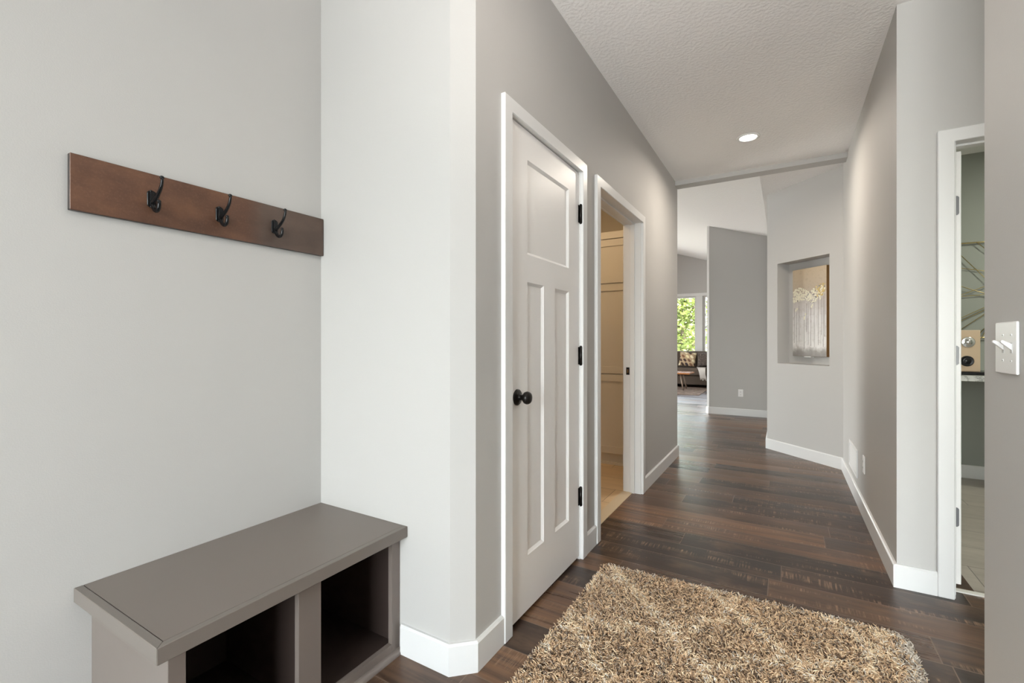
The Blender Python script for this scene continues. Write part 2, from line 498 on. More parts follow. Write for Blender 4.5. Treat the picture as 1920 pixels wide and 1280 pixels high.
# ------------------------------------------------------------------ baseboards
def sweep(mb, path, side, h=0.108, t=0.0145):
    prof = [(0.0, 0.0), (t, 0.0), (t, h - 0.007), (t - 0.006, h), (0.0, h)]
    P = [Vector((p[0], p[1], 0)) for p in path]; n = len(P)
    offs = []
    for i in range(n):
        def nrm(a, b):
            d = (b - a).normalized(); return Vector((-d.y, d.x, 0)) * side
        if i == 0: o = nrm(P[0], P[1])
        elif i == n - 1: o = nrm(P[-2], P[-1])
        else:
            a = nrm(P[i - 1], P[i]); b = nrm(P[i], P[i + 1]); s = (a + b)
            o = s / (1 + a.dot(b))
        offs.append(o)
    t_ = bmesh.new()
    rings = [[t_.verts.new(P[i] + offs[i] * u + Vector((0, 0, z))) for (u, z) in prof] for i in range(n)]
    k = len(prof)
    for a, b in zip(rings, rings[1:]):
        for j in range(k): t_.faces.new((a[j], a[(j + 1) % k], b[(j + 1) % k], b[j]))
    t_.faces.new(rings[0]); t_.faces.new(rings[-1])
    mb.merge(t_)

def baseboard(name, paths, label):
    mb = MB()
    for p, s in paths: sweep(mb, p, s)
    struct(name, mb, M_white, label, 'baseboard')
baseboard('baseboard_left', [([(-1.222, YN), (-1.0, YN), (XL, 1.324), (XL, 1.4905)], -1)], 'white baseboard wrapping the clipped corner beside the bench')
baseboard('baseboard_left_middle', [([(XL, 2.338), (XL, 2.494)], -1)], 'short white baseboard between the two left doorways')
baseboard('baseboard_left_far', [([(XL, 3.546), (XL, 4.857), (XL - 0.025, 4.88), (-1.8, 4.88)], -1)], 'white baseboard past the open left doorway')
baseboard('baseboard_right', [([(-0.162, 7.9), (-0.162, 5.693), (XR, 5.0745), (XR, 2.79), (0.597, 2.79)], -1)], 'white baseboard along the angled wall and right hallway wall')
baseboard('baseboard_far', [([(-1.08, 13.0), (-1.08, 8.005), (-1.045, 7.97), (-0.17, 7.97)], -1)], 'white baseboard below the far outlet')
baseboard('baseboard_study', [([(3.4, 5.32), (0.6, 5.32)], 1)], 'white baseboard on the sage wall through the right doorway')
baseboard('baseboard_bench', [([(XB, -2.3), (XB, 0.505)], -1)], 'white baseboard on the bench wall in front of the bench')
baseboard('baseboard_near_right', [([(XR, -2.3), (XR, 1.683), (XR + T, 1.683)], 1)], 'white baseboard below the light switch wall')

# ------------------------------------------------------------------ doors
def casing_yz(mb, x0, x1, ya, yb, zt, w, bev=0.003):
    """inverted-U architrave in a wall facing +-x; ya,yb inner edges, zt inner top"""
    mb.prism([(ya - w, 0), (ya, 0), (ya, zt), (yb, zt), (yb, 0), (yb + w, 0), (yb + w, zt + w), (ya - w, zt + w)], x0, x1, 'x', bev)
def casing_xz(mb, y0, y1, xa, xb, zt, w, bev=0.003):
    mb.prism([(xa - w, 0), (xa, 0), (xa, zt), (xb, zt), (xb, 0), (xb + w, 0), (xb + w, zt + w), (xa - w, zt + w)], y0, y1, 'y', bev)

# door 1: closed closet door
d1 = empty('door_1', (XL, 1.917, 0)); tag(d1, 'closed white three panel closet door with black knob', 'door', kind='structure')
m = MB(); casing_yz(m, XL - 0.002, XL + 0.019, 1.5495, 2.2815, 2.050, 0.058); m.build('casing', M_white, d1)
m = MB()
m.box(XL - T, XL, 1.537, 1.555, 0, 2.058); m.box(XL - T, XL, 2.279, 2.297, 0, 2.058); m.box(XL - T, XL, 1.555, 2.279, 2.052, 2.066)
m.box(XL - 0.075, XL - 0.042, 1.555, 1.567, 0, 2.052); m.box(XL - 0.075, XL - 0.042, 2.267, 2.279, 0, 2.052); m.box(XL - 0.075, XL - 0.042, 1.56, 2.27, 2.04, 2.052)
m.build('jamb', M_white, d1)
def panel_door_yz(mb, xf, th, y0, y1, z0, z1, panels, depth=0.010, bw=0.012):
    """door leaf with recessed, sloped-edge panels on the +x face"""
    t = bmesh.new()
    ys = sorted({y0, y1} | {p[0] for p in panels} | {p[1] for p in panels})
    zs = sorted({z0, z1} | {p[2] for p in panels} | {p[3] for p in panels})
    vc = {}
    def V(x, y, z):
        k = (round(x, 5), round(y, 5), round(z, 5))
        if k not in vc: vc[k] = t.verts.new(k)
        return vc[k]
    for a, b in zip(ys, ys[1:]):
        for c, d in zip(zs, zs[1:]):
            if any(p[0] <= a and b <= p[1] and p[2] <= c and d <= p[3] for p in panels): continue
            t.faces.new((V(xf, a, c), V(xf, b, c), V(xf, b, d), V(xf, a, d)))
    for (a, b, c, d) in panels:
        o = [(a, c), (b, c), (b, d), (a, d)]
        s1 = [(a + .003, c + .003), (b - .003, c + .003), (b - .003, d - .003), (a + .003, d - .003)]
        s2 = [(a + bw, c + bw), (b - bw, c + bw), (b - bw, d - bw), (a + bw, d - bw)]
        # subdivide outer ring edges to the grid is unnecessary: thin overlap is closed by matching corners
        R = [[V(xf, *p) for p in o], [V(xf - 0.003, *p) for p in s1], [V(xf - depth, *p) for p in s2]]
        for A, B in zip(R, R[1:]):
            for k in range(4): t.faces.new((A[k], A[(k + 1) % 4], B[(k + 1) % 4], B[k]))
        t.faces.new(R[2])
    for f in t.faces: pass
    # sides and back
    q = [(y0, z0), (y1, z0), (y1, z1), (y0, z1)]
    F = [V(xf, *p) for p in q]; B = [V(xf - th, *p) for p in q]
    t.faces.new(B)
    for k in range(4): t.faces.new((F[k], F[(k + 1) % 4], B[(k + 1) % 4], B[k]))
    mb.merge(t)
m = MB()
XF = XL - 0.003
panel_door_yz(m, XF, 0.035, 1.5575, 2.2755, 0.018, 2.046, [(1.7065, 2.141, 1.524, 1.924), (1.7065, 1.862, 0.249, 1.407), (1.979, 2.141, 0.249, 1.407)])
leaf = m.build('door_leaf', M_doorpaint, d1)
m = MB()
kx, ky, kz = XF, 1.620, 0.928
m.lathe([(0.0335, 0.0), (0.0335, 0.003), (0.030, 0.007), (0.018, 0.010), (0.0125, 0.013), (0.011, 0.020), (0.0115, 0.026), (0.017, 0.031), (0.0235, 0.037), (0.0262, 0.045), (0.0255, 0.052), (0.021, 0.059), (0.012, 0.063), (0, 0.064)], (kx, ky, kz), (1, 0, 0), 36)
kn = m.build('door_knob', M_bronze, d1)
for zc in (1.830, 1.080, 0.335):
    m = MB(); m.tube([(XL + 0.006, 2.2775, zc - 0.048), (XL + 0.006, 2.2775, zc + 0.048)], 0.0075, 12)
    m.ellipsoid((XL + 0.006, 2.2775, zc + 0.049), (0.006, 0.006, 0.004)); m.ellipsoid((XL + 0.006, 2.2775, zc - 0.049), (0.006, 0.006, 0.004))
    m.box(XL - 0.004, XL + 0.0005, 2.262, 2.292, zc - 0.046, zc + 0.046, 0.001)
    m.build('hinge', M_bronze, d1)

# door 2: open doorway to the laundry room
d2 = empty('door_2', (XL, 3.02, 0)); tag(d2, 'open white cased doorway on the left past the closet', 'doorway', kind='structure')
m = MB(); casing_yz(m, XL - 0.002, XL + 0.019, 2.553, 3.486, 2.050, 0.058); m.build('casing', M_white, d2)
m = MB(); casing_yz(m, XL - T - 0.018, XL - T + 0.002, 2.553, 3.486, 2.050, 0.058); m.build('inner_casing', M_white, d2)
m = MB()
m.box(XL - T, XL, 2.545, 2.560, 0, 2.058); m.box(XL - T, XL, 3.481, 3.497, 0, 2.058); m.box(XL - T, XL, 2.56, 3.481, 2.052, 2.066)
for (a, b) in ((2.560, 2.571), (3.470, 3.481)): m.box(XL - 0.082, XL - 0.045, a, b, 0, 2.052, 0.002)
m.box(XL - 0.082, XL - 0.045, 2.571, 3.470, 2.041, 2.052, 0.002)
m.build('jamb', M_white, d2)
m = MB(); m.box(XL - 0.112, XL - 0.086, 3.4785, 3.4815, 0.90, 0.957, 0.001); m.mi = 1
m.box(XL - 0.104, XL - 0.094, 3.478, 3.4790, 0.915, 0.942)
m.build('strike_plate', [M_bronze, M_brass], d2)

# door 3: open door to the study
d3 = empty('door_3', (1.04, 2.79, 0)); tag(d3, 'white doorway on the right with its door swung inside', 'door', kind='structure')
m = MB(); casing_xz(m, 2.771, 2.792, 0.655, 1.425, 2.050, 0.058); m.build('casing', M_white, d3)
m = MB()
m.box(0.643, 0.661, 2.79, 2.905, 0, 2.058); m.box(1.419, 1.437, 2.79, 2.905, 0, 2.058); m.box(0.661, 1.419, 2.79, 2.905, 2.052, 2.066)
m.box(0.661, 0.672, 2.83, 2.866, 0, 2.052, 0.002); m.box(1.408, 1.419, 2.83, 2.866, 0, 2.052, 0.002); m.box(0.672, 1.408, 2.83, 2.866, 2.041, 2.052, 0.002)
m.build('jamb', M_white, d3)
m = MB(); m.box(0.672, 0.708, 2.907, 3.645, 0.022, 2.042, 0.002); lf = m.build('door_leaf', M_doorpaint, d3)
for zc in (1.79, 1.09, 0.335):
    m = MB()
    poly = [(0.668, zc - 0.045)] + [(0.690 + 0.010 * math.cos(a), zc - 0.035 + 0.010 * math.sin(a)) for a in np.linspace(-PI / 2, 0, 6)] + \
           [(0.690 + 0.010 * math.cos(a), zc + 0.035 + 0.010 * math.sin(a)) for a in np.linspace(0, PI / 2, 6)] + [(0.668, zc + 0.045)]
    m.prism(poly, 2.9045, 2.908, 'y')
    m.lathe([(0.003, 0), (0.003, 0.0012), (0, 0.0014)], (0.687, 2.9045, zc), (0, -1, 0), 10)
    m.build('hinge', M_nickel, d3)

# ------------------------------------------------------------------ storage bench
b = empty('storage_bench', (-1.46, 0.89, 0)); tag(b, 'taupe built-in bench with two open dark cubbies below the coat rack', 'bench')
BX0, BX1, BY0, BY1, BZ = XB, -1.197, 0.4735, YN, 0.473
m = MB(); m.box(BX0 + 0.001, BX1 - 0.021, BY0 + 0.021, BY1 - 0.001, BZ - 0.024, BZ - 0.0006); m.build('seat_top', M_taupe, b)
m = MB()
m.prism([(BX1 - 0.020, BY0 + 0.020), (BX1, BY0), (BX1, BY1 - 0.001), (BX1 - 0.020, BY1 - 0.001)], BZ - 0.039, BZ, 'z', 0.0012)
m.prism([(BX0 + 0.001, BY0), (BX1 - 0.0002, BY0), (BX1 - 0.0202, BY0 + 0.0198), (BX0 + 0.001, BY0 + 0.0198)], BZ - 0.039, BZ, 'z', 0.0012)
m.build('edge_band', plain('taupe_edge_lacquer', lin(116, 108, 102), 0.38, var=0.04), b)
FX = -1.236; EY = 0.511
m = MB(); m.box(BX0 + 0.001, FX - 0.0205, EY + 0.001, EY + 0.019, 0, BZ - 0.0245); m.build('end_panel', M_taupe, b)
m = MB()
m.box(FX - 0.019, FX, EY, EY + 0.038, 0, BZ - 0.026, 0.001); m.box(FX - 0.019, FX, 0.846, 0.923, 0, BZ - 0.026, 0.001)
m.box(FX - 0.019, FX, 1.2215, BY1 - 0.001, 0, BZ - 0.026, 0.001); m.box(FX - 0.019, FX, EY + 0.038, 0.846, 0, 0.046); m.box(FX - 0.019, FX, 0.923, 1.2215, 0, 0.046)
m.box(FX - 0.019, FX, EY + 0.038, 0.846, BZ - 0.05, BZ - 0.025); m.box(FX - 0.019, FX, 0.923, 1.2215, BZ - 0.05, BZ - 0.025)
m.build('face_frame', M_taupe, b)
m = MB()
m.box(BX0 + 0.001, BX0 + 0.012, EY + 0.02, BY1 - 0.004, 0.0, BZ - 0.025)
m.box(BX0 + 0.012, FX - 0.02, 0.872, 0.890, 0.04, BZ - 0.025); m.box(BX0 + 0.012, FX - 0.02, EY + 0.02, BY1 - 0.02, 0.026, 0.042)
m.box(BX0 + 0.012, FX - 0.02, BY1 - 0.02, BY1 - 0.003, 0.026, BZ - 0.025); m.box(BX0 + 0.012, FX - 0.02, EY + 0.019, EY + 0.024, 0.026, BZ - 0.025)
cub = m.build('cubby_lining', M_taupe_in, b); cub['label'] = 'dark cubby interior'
m = MB()
qr = [(FX, 0.0)] + [(FX + 0.018 * math.cos(a), 0.018 * math.sin(a)) for a in np.linspace(0, PI / 2, 7)]
m.prism(qr, EY - 0.001, BY1 - 0.003, 'y', smooth=False); m.build('shoe_molding', M_taupe, b)

# ------------------------------------------------------------------ coat rack
r = empty('coat_hook_rail', (XB, 0.86, 1.59)); tag(r, 'rust brown wooden board with three black coat hooks on the bench wall', 'coat rack')
BF = XB + 0.019
m = MB(); m.box(XB + 0.001, BF, 0.4605, 1.2605, 1.5155, 1.6705, 0.0015)
bo = m.build('board', [M_rack, M_rack_edge], r)
for f in bo.data.polygons:
    if f.normal.x < 0.5: f.material_index = 1
def bez(p0, p1, p2, p3, n=12):
    out = []
    for i in range(n + 1):
        t = i / n
        out.append(tuple((1 - t) ** 3 * a + 3 * t * (1 - t) ** 2 * b_ + 3 * t * t * (1 - t) * c + t ** 3 * d for a, b_, c, d in zip(p0, p1, p2, p3)))
    return out
def hook(yc, zc):
    m = MB()
    # backplate: rounded, raised in the middle
    m.prism([(yc + 0.0125 * math.cos(a) * (1 if abs(math.sin(a)) < 0.99 else 1), zc + 0.017 * (1 if math.sin(a) > 0 else -1) + 0.0095 * math.sin(a)) for a in np.linspace(0, 2 * PI, 24, endpoint=False)], BF, BF + 0.004, 'x', 0.001)
    m.box(BF + 0.003, BF + 0.010, yc - 0.0065, yc + 0.0065, zc - 0.021, zc + 0.021, 0.003, 2)
    m.lathe([(0.004, 0), (0.004, 0.0015), (0.0, 0.003)], (BF + 0.0035, yc - 0.002, zc + 0.0235), (1, 0, 0), 12)
    m.lathe([(0.004, 0), (0.004, 0.0015), (0.0, 0.003)], (BF + 0.0035, yc - 0.002, zc - 0.0235), (1, 0, 0), 12)
    # long upper arm sweeping out and up, ends in a small knob
    p = bez((BF + 0.008, yc, zc - 0.012), (BF + 0.028, yc, zc - 0.004), (BF + 0.071, yc, zc + 0.018), (BF + 0.070, yc, zc + 0.052), 14)
    p += [(BF + 0.0675, yc, zc + 0.0565)]
    m.tube(p, [0.0062 - 0.0022 * i / 14 for i in range(15)] + [0.003], 10)
    m.ellipsoid((BF + 0.0688, yc, zc + 0.0545), (0.0056, 0.0062, 0.0056))
    # short lower J
    p = bez((BF + 0.008, yc, zc - 0.016), (BF + 0.022, yc, zc - 0.052), (BF + 0.056, yc, zc - 0.046), (BF + 0.050, yc, zc - 0.014), 14)
    m.tube(p, [0.0065 - 0.0016 * i / 14 for i in range(15)], 10)
    m.ellipsoid((BF + 0.050, yc, zc - 0.0135), (0.0053, 0.0056, 0.005))
    return m.build('hook', M_black, r)
for yc in (0.648, 0.845, 1.043): hook(yc, 1.5915)

# ------------------------------------------------------------------ switch, outlets, vent, downlights
s = empty('light_switch', (XR, 1.5285, 1.140)); tag(s, 'white double toggle light switch on the near right wall', 'light switch')
m = MB(); PX = XR - 0.0065
m.box(PX, XR - 0.0005, 1.468, 1.589, 1.079, 1.201, 0.0042, 3); m.build('wall_plate', M_plastic, s)
for yc in (1.540, 1.4935):
    m = MB(); m.box(PX - 0.0008, PX + 0.001, yc - 0.0055, yc + 0.0055, 1.128, 1.152)
    fr = m.build('toggle_slot', plain('ivory_slot', (0.55, 0.54, 0.53), 0.4), s)
    m = MB()
    m.prism([(PX + 0.001, 1.1335), (PX + 0.001, 1.1485), (PX - 0.016, 1.1585), (PX - 0.019, 1.1565), (PX - 0.0185, 1.1525)], yc - 0.0042, yc + 0.0042, 'y', 0.0008)
    m.build('toggle', M_plastic, s)
    for zc in (1.170, 1.110):
        m = MB(); m.lathe([(0.0034, 0), (0.0034, 0.0006), (0.002, 0.0014), (0, 0.0015)], (PX + 0.0002, yc, zc), (-1, 0, 0), 14)
        m.mi = 1; m.box(PX - 0.0016, PX - 0.0011, yc - 0.0028, yc + 0.0028, zc - 0.0004, zc + 0.0004)
        m.build('screw', [M_plastic, M_slot], s)

def outlet(label, origin, rz, group=None):
    """duplex outlet; local frame: plate in xz plane, facing -y"""
    o = empty('wall_outlet', origin, rz); tag(o, label, 'outlet')
    def part(mb, name, mats):
        mb.world = False
        return mb.build(name, mats, o)
    m = MB(); m.box(-0.035, 0.035, -0.006, -0.0003, -0.0575, 0.0575, 0.003, 2); part(m, 'wall_plate', M_plastic)
    for zc in (0.0205, -0.0205):
        m = MB()
        m.box(-0.0165, 0.0165, -0.0085, -0.004, zc - 0.014, zc + 0.014, 0.002, 2); m.mi = 1
        m.box(-0.0075, -0.0052, -0.0090, -0.0083, zc - 0.003, zc + 0.006); m.box(0.0052, 0.0075, -0.0090, -0.0083, zc - 0.004, zc + 0.006)
        m.lathe([(0.0026, 0), (0.0026, 0.0004), (0, 0.0005)], (0, -0.0085, zc - 0.0085), (0, -1, 0), 10)
        part(m, 'receptacle', [M_plastic, M_slot])
    m = MB(); m.lathe([(0.003, 0), (0.003, 0.0006), (0, 0.001)], (0, -0.006, 0), (0, -1, 0), 10); part(m, 'screw', M_plastic)
    return o
outlet('white outlet low on the far wall at the hallway end', (-0.587, 7.97, 0.352), 0.0)
outlet('white outlet low on the right hallway wall beside the vent', (XR, 3.807, 0.340), -PI / 2)

v = empty('return_air_vent', (XR, 4.335, 0.27)); tag(v, 'white louvred return air vent low on the right hallway wall', 'vent')
m = MB(); vx = XR - 0.010
for (a, b_, c, d) in ((4.11, 4.56, 0.170, 0.192), (4.11, 4.56, 0.350, 0.372), (4.11, 4.135, 0.192, 0.350), (4.535, 4.56, 0.192, 0.350)):
    m.box(vx, XR - 0.0004, a, b_, c, d, 0.002)
m.build('vent_frame', M_white, v)
m = MB()
for k in range(13):
    z = 0.196 + k * 0.0118
    m.prism([(vx + 0.002, z), (vx + 0.0085, z + 0.007), (vx + 0.0085, z + 0.0085), (vx + 0.002, z + 0.0015)], 4.135, 4.535, 'y')
m.build('louver', M_white, v)
m = MB(); m.box(XR - 0.0012, XR - 0.0004, 4.13, 4.54, 0.19, 0.352); m.build('backing', plain('vent_shadow_grey', (0.25, 0.24, 0.23), 0.8), v)

def area(name, loc, rot, size, size_y, power, color=(1, 1, 1), shape='RECTANGLE', spread=PI):
    l = bpy.data.lights.new(name, 'AREA'); l.shape = shape; l.size = size
    if shape in ('RECTANGLE', 'ELLIPSE'): l.size_y = size_y
    l.energy = power; l.color = color; l.spread = spread
    o = bpy.data.objects.new(name, l); o.location = loc; o.rotation_euler = rot
    return link(o)

def downlight(x, y, z, power, label, color=(1.0, 0.90, 0.78)):
    e = empty('recessed_downlight', (x, y, z)); tag(e, label, 'ceiling light')
    m = MB(); m.lathe([(0.082, 0.0005), (0.082, 0.004), (0.076, 0.008), (0.064, 0.008), (0.060, 0.003), (0.060, 0.0005)], (x, y, z), (0, 0, -1), 40); m.build('trim_ring', M_white, e)
    m = MB(); m.lathe([(0.060, 0.002), (0.055, 0.004), (0.0, 0.006)], (x, y, z), (0, 0, -1), 32); m.build('lens', M_lens, e)
    area('downlight_lamp', (x, y, z - 0.012), (0, 0, 0), 0.11, 0.11, power, color, 'DISK', math.radians(165))
    return e
downlight(-0.243, 4.008, CZ, 17.7, 'lit round recessed downlight in the hallway ceiling before the beam')
downlight(-0.243, 1.35, CZ, 3.0, 'lit recessed downlight over the shag rug, above the view')

# ------------------------------------------------------------------ shag rug
rug = empty('shag_rug', (-0.185, 1.38, 0)); tag(rug, 'tan and brown shag rug with pale lattice lines on the plank floor', 'rug')
RX0, RX1, RY0 = -0.79, 0.415, 0.45
def ry1(x): return 2.262 + (x - RX0) / (RX1 - RX0) * 0.05
def in_rug(x, y, mg=0.0):
    R = 0.07
    y1 = ry1(x)
    ok = (x > RX0 + mg) & (x < RX1 - mg) & (y > RY0 + mg) & (y < y1 - mg)
    cx, cy = RX1 - mg - R, y1 - mg - R
    bad = (x > cx) & (y > cy) & ((x - cx) ** 2 + (y - cy) ** 2 > R * R)
    cx2 = RX0 + mg + 0.03; cy2 = y1 - mg - 0.03
    bad2 = (x < cx2) & (y > cy2) & ((x - cx2) ** 2 + (y - cy2) ** 2 > 0.03 ** 2)
    return ok & ~bad & ~bad2
m = MB()
pl = [(RX0 + .015, RY0 + .015), (RX1 - .015, RY0 + .015), (RX1 - .015, 2.225), (RX1 - .035, 2.275), (RX1 - .085, 2.293), (RX0 + .04, 2.249), (RX0 + .015, 2.225)]
m.prism(pl, 0.0, 0.010, 'z'); m.build('rug_backing', plain('rug_backing', lin(96, 78, 60), 0.95), rug)
def grid(sp, y0, y1):
    x_, y_ = np.meshgrid(np.arange(RX0, RX1, sp), np.arange(y0, y1, sp))
    x_, y_ = x_.ravel(), y_.ravel()
    return x_ + rng.uniform(-.5, .5, x_.size) * sp, y_ + rng.uniform(-.5, .5, y_.size) * sp
g1_, g2_ = grid(0.0053, 1.15, 2.33), grid(0.0085, RY0, 1.15)
gx, gy = np.concatenate([g1_[0], g2_[0]]), np.concatenate([g1_[1], g2_[1]])
k = in_rug(gx, gy, 0.004); gx, gy = gx[k], gy[k]
N = gx.size
ang = rng.uniform(0, 2 * PI, N)
# clumps lean together
ph = np.sin(gx * 23 + 1.3 * np.sin(gy * 17)) + np.cos(gy * 27 + 1.7 * np.sin(gx * 19))
ang = ang * 0.75 + ph * 1.6
lean = rng.uniform(0.009, 0.024, N); ht = rng.uniform(0.013, 0.027, N); rad = rng.uniform(0.0013, 0.0022, N) * np.where(gy < 1.15, 1.5, 1.0)
rim = np.minimum(np.minimum(gx - RX0, RX1 - gx), ry1(gx) - gy)
lean *= np.clip(rim / 0.02, 0.6, 1.0)
dx, dy = np.cos(ang), np.sin(ang)
NS, NR = 4, 4
tt = np.linspace(0, 1, NR)
curl = rng.uniform(-1, 1, N)
verts = np.zeros((N, NR * NS, 3))
for i, t in enumerate(tt):
    ox = dx * lean * t ** 1.6 - dy * curl * 0.007 * math.sin(t * PI); oy = dy * lean * t ** 1.6 + dx * curl * 0.007 * math.sin(t * PI)
    cz = 0.006 + ht * (1 - (1 - t) ** 1.8)
    rr = rad * (1.0 if i < NR - 1 else 0.55)
    for s_ in range(NS):
        a = 2 * PI * s_ / NS
        # ring roughly perpendicular to the bent yarn
        tilt = min(1.0, t * 1.1)
        verts[:, i * NS + s_, 0] = gx + ox + rr * (math.cos(a) * (-dy) + math.sin(a) * dx * (1 - 0.75 * tilt))
        verts[:, i * NS + s_, 1] = gy + oy + rr * (math.cos(a) * dx + math.sin(a) * dy * (1 - 0.75 * tilt))
        verts[:, i * NS + s_, 2] = cz + rr * math.sin(a) * (-0.9 * tilt)
verts[:, :, 2] = np.maximum(verts[:, :, 2], 0.003)
fc = []
for i in range(NR - 1):
    for s_ in range(NS):
        fc.append((i * NS + s_, i * NS + (s_ + 1) % NS, (i + 1) * NS + (s_ + 1) % NS, (i + 1) * NS + s_))
fc = np.array(fc)
loops = (fc[None] + (np.arange(N) * NR * NS)[:, None, None]).reshape(-1, 4)
caps = (np.arange((NR - 1) * NS, NR * NS)[None] + (np.arange(N) * NR * NS)[:, None])
me = bpy.data.meshes.new('pile')
me.vertices.add(N * NR * NS); me.vertices.foreach_set('co', verts.reshape(-1))
nl = loops.size + caps.size
me.loops.add(nl); me.loops.foreach_set('vertex_index', np.concatenate([loops.ravel(), caps.ravel()]).astype(np.int32))
me.polygons.add(len(loops) + len(caps))
st = np.concatenate([np.arange(len(loops)) * 4, loops.size + np.arange(len(caps)) * NS]).astype(np.int32)
me.polygons.foreach_set('loop_start', st)
me.update(calc_edges=True)
me.polygons.foreach_set('use_smooth', np.ones(len(me.polygons), dtype=bool))
pal = np.array([lin(216, 186, 150), lin(198, 168, 135), lin(172, 146, 120), lin(104, 84, 68), lin(236, 212, 178), lin(190, 178, 164), lin(88, 76, 68)])
dark = rng.choice(7, N, p=[.24, .21, .16, .14, .09, .07, .09])
colr = pal[dark]
pal2 = np.array([lin(236, 218, 188), lin(226, 204, 172), lin(226, 220, 210), lin(204, 176, 142)])
light = pal2[rng.choice(4, N, p=[.35, .3, .2, .15])]
wob = 0.035 * np.sin(gx * 9 + 2) + 0.035 * np.cos(gy * 11) + 0.02 * np.sin(gx * 31 + gy * 27)
u = (gx + 0.2 + wob) / 0.46; w_ = (gy - 1.9 - wob) / 0.52
da = np.abs(((u + w_) % 1.0) - 0.5); db = np.abs(((u - w_) % 1.0) - 0.5)
dl = np.minimum(da, db)
on = (rng.uniform(0, 1, N) < np.clip(1.15 - dl / 0.075, 0, 0.78))
colr[on] = light[on]
edge_r = (RX1 - gx)
wh = np.array([lin(214, 206, 196), lin(190, 180, 168), lin(160, 150, 140)])[rng.choice(3, N, p=[.5, .3, .2])]
on2 = (rng.uniform(0, 1, N) < np.clip(1.2 - edge_r / 0.06, 0, 0.85)) | (rng.uniform(0, 1, N) < np.clip(1.0 - (ry1(gx) - gy) / 0.03, 0, 0.45))
colr[on2] = wh[on2]
colr = colr * 0.90 + colr.mean(1)[:, None] * 0.10
ca = me.attributes.new('yarn', 'FLOAT_COLOR', 'POINT')
cc = np.ones((N, NR * NS, 4)); cc[:, :, :3] = colr[:, None, :] * rng.uniform(1.05, 1.4, N)[:, None, None]
ca.data.foreach_set('color', cc.reshape(-1))
me.materials.append(M_yarn)
pile = bpy.data.objects.new('pile', me); link(pile, rug); pile['kind'] = 'stuff'
me.transform(Matrix.Translation(rug.location).inverted())

# ------------------------------------------------------------------ niche painting
pn = empty('painting', tuple(MA @ Vector((0.4, ND, 1.0)))); tag(pn, 'tall silvery abstract canvas of pale blossoms hanging in the wall niche', 'painting')
pu0, pu1, pz0, pz1, pv = U(0.071, 5.614), U(0.346, 5.34), 1.006, 1.893, 0.112
def canvas_mat():
    q = NT('silver_tan_canvas'); x, y, z, p = q.pos()
    n = q.noise(p, 14, 5, 0.65); f2 = q.noise(q.comb(q.math('MULTIPLY', x, 60.0), q.math('MULTIPLY', y, 60.0), q.math('MULTIPLY', z, 5.0)), 1.0, 4, 0.6)
    zz = q.math('ADD', z, q.math('MULTIPLY', q.math('SUBTRACT', n, 0.5), 0.10))
    c = q.ramp(q.math('DIVIDE', q.math('SUBTRACT', zz, 1.0), 0.9), [(0.0, lin(140, 136, 132)), (0.06, lin(158, 154, 150)), (0.12, lin(228, 226, 223)), (0.45, lin(220, 217, 216)), (0.62, lin(202, 194, 188)), (0.76, lin(186, 170, 150)), (1.0, lin(196, 176, 148))])
    c = q.mix(q.math('MULTIPLY', q.math('MULTIPLY', q.ramp(f2, [(0.45, (0, 0, 0)), (0.75, (1, 1, 1))]), 0.28), q.math('LESS_THAN', z, 1.56)), c, lin(116, 106, 98))
    c = q.mix(q.ramp(q.noise(p, 30, 5, 0.7), [(0.52, (0, 0, 0)), (0.72, (0.35, 0.35, 0.35))]), c, lin(150, 132, 112))
    q.base(c); q.rough(0.45); q.bump(n, 0.4, 0.004)
    return q.m
M_petal = plain('cream_daubs', lin(234, 228, 206), 0.5, bump=0.5, bscale=120, var=0.12)
M_petal_y = plain('yellow_daubs', lin(206, 182, 118), 0.5, var=0.15)
M_petal_s = plain('silver_daubs', lin(140, 136, 132), 0.35, 0.3)
M_drip = plain('umber_drips', lin(92, 80, 72), 0.6)
M_side = plain('gilded_canvas_edge', lin(122, 88, 44), 0.5, var=0.2)
m = MB()
m.mi = 1; m.box(pu0, pu1, pv + 0.0005, ND - 0.001, pz0, pz1, 0.001, M=MA)
m.mi = 0; m.box(pu0 + 0.001, pu1 - 0.001, pv, pv + 0.001, pz0 + 0.001, pz1 - 0.001, M=MA)
pw = pu1 - pu0
for i in range(330):
    u_ = random.uniform(0.012, pw - 0.014); f_ = u_ / pw
    top = 1.685 + 0.02 * math.sin(9 * f_) + 0.05 * max(0, f_ - 0.6); bot = 1.53 + 0.05 * abs(math.sin(5 * f_)) + 0.08 * max(0, f_ - 0.5)
    z_ = random.uniform(bot, top)
    m.mi = 4 if random.random() < 0.07 else (3 if (f_ > 0.7 and random.random() < 0.6 and z_ > 1.6) else 2)
    a = random.uniform(0, PI); rr = random.uniform(0.005, 0.011)
    m.ellipsoid(MA @ Vector((pu0 + u_, pv - 0.0005, z_)), (rr, 0.0016, rr * random.uniform(.6, 1.3)), MA.to_3x3().to_4x4() @ Matrix.Rotation(a, 4, 'Y'), 8, 6)
for (f_, z_) in ((0.10, 1.475), (0.14, 1.49), (0.37, 1.40), (0.40, 1.43), (0.36, 1.385), (0.58, 1.50), (0.60, 1.515), (0.83, 1.575), (0.70, 1.56)):
    m.mi = 2; m.ellipsoid(MA @ Vector((pu0 + f_ * pw, pv - 0.0005, z_)), (0.009, 0.0016, 0.012), MA.to_3x3().to_4x4(), 8, 6)
m.mi = 5
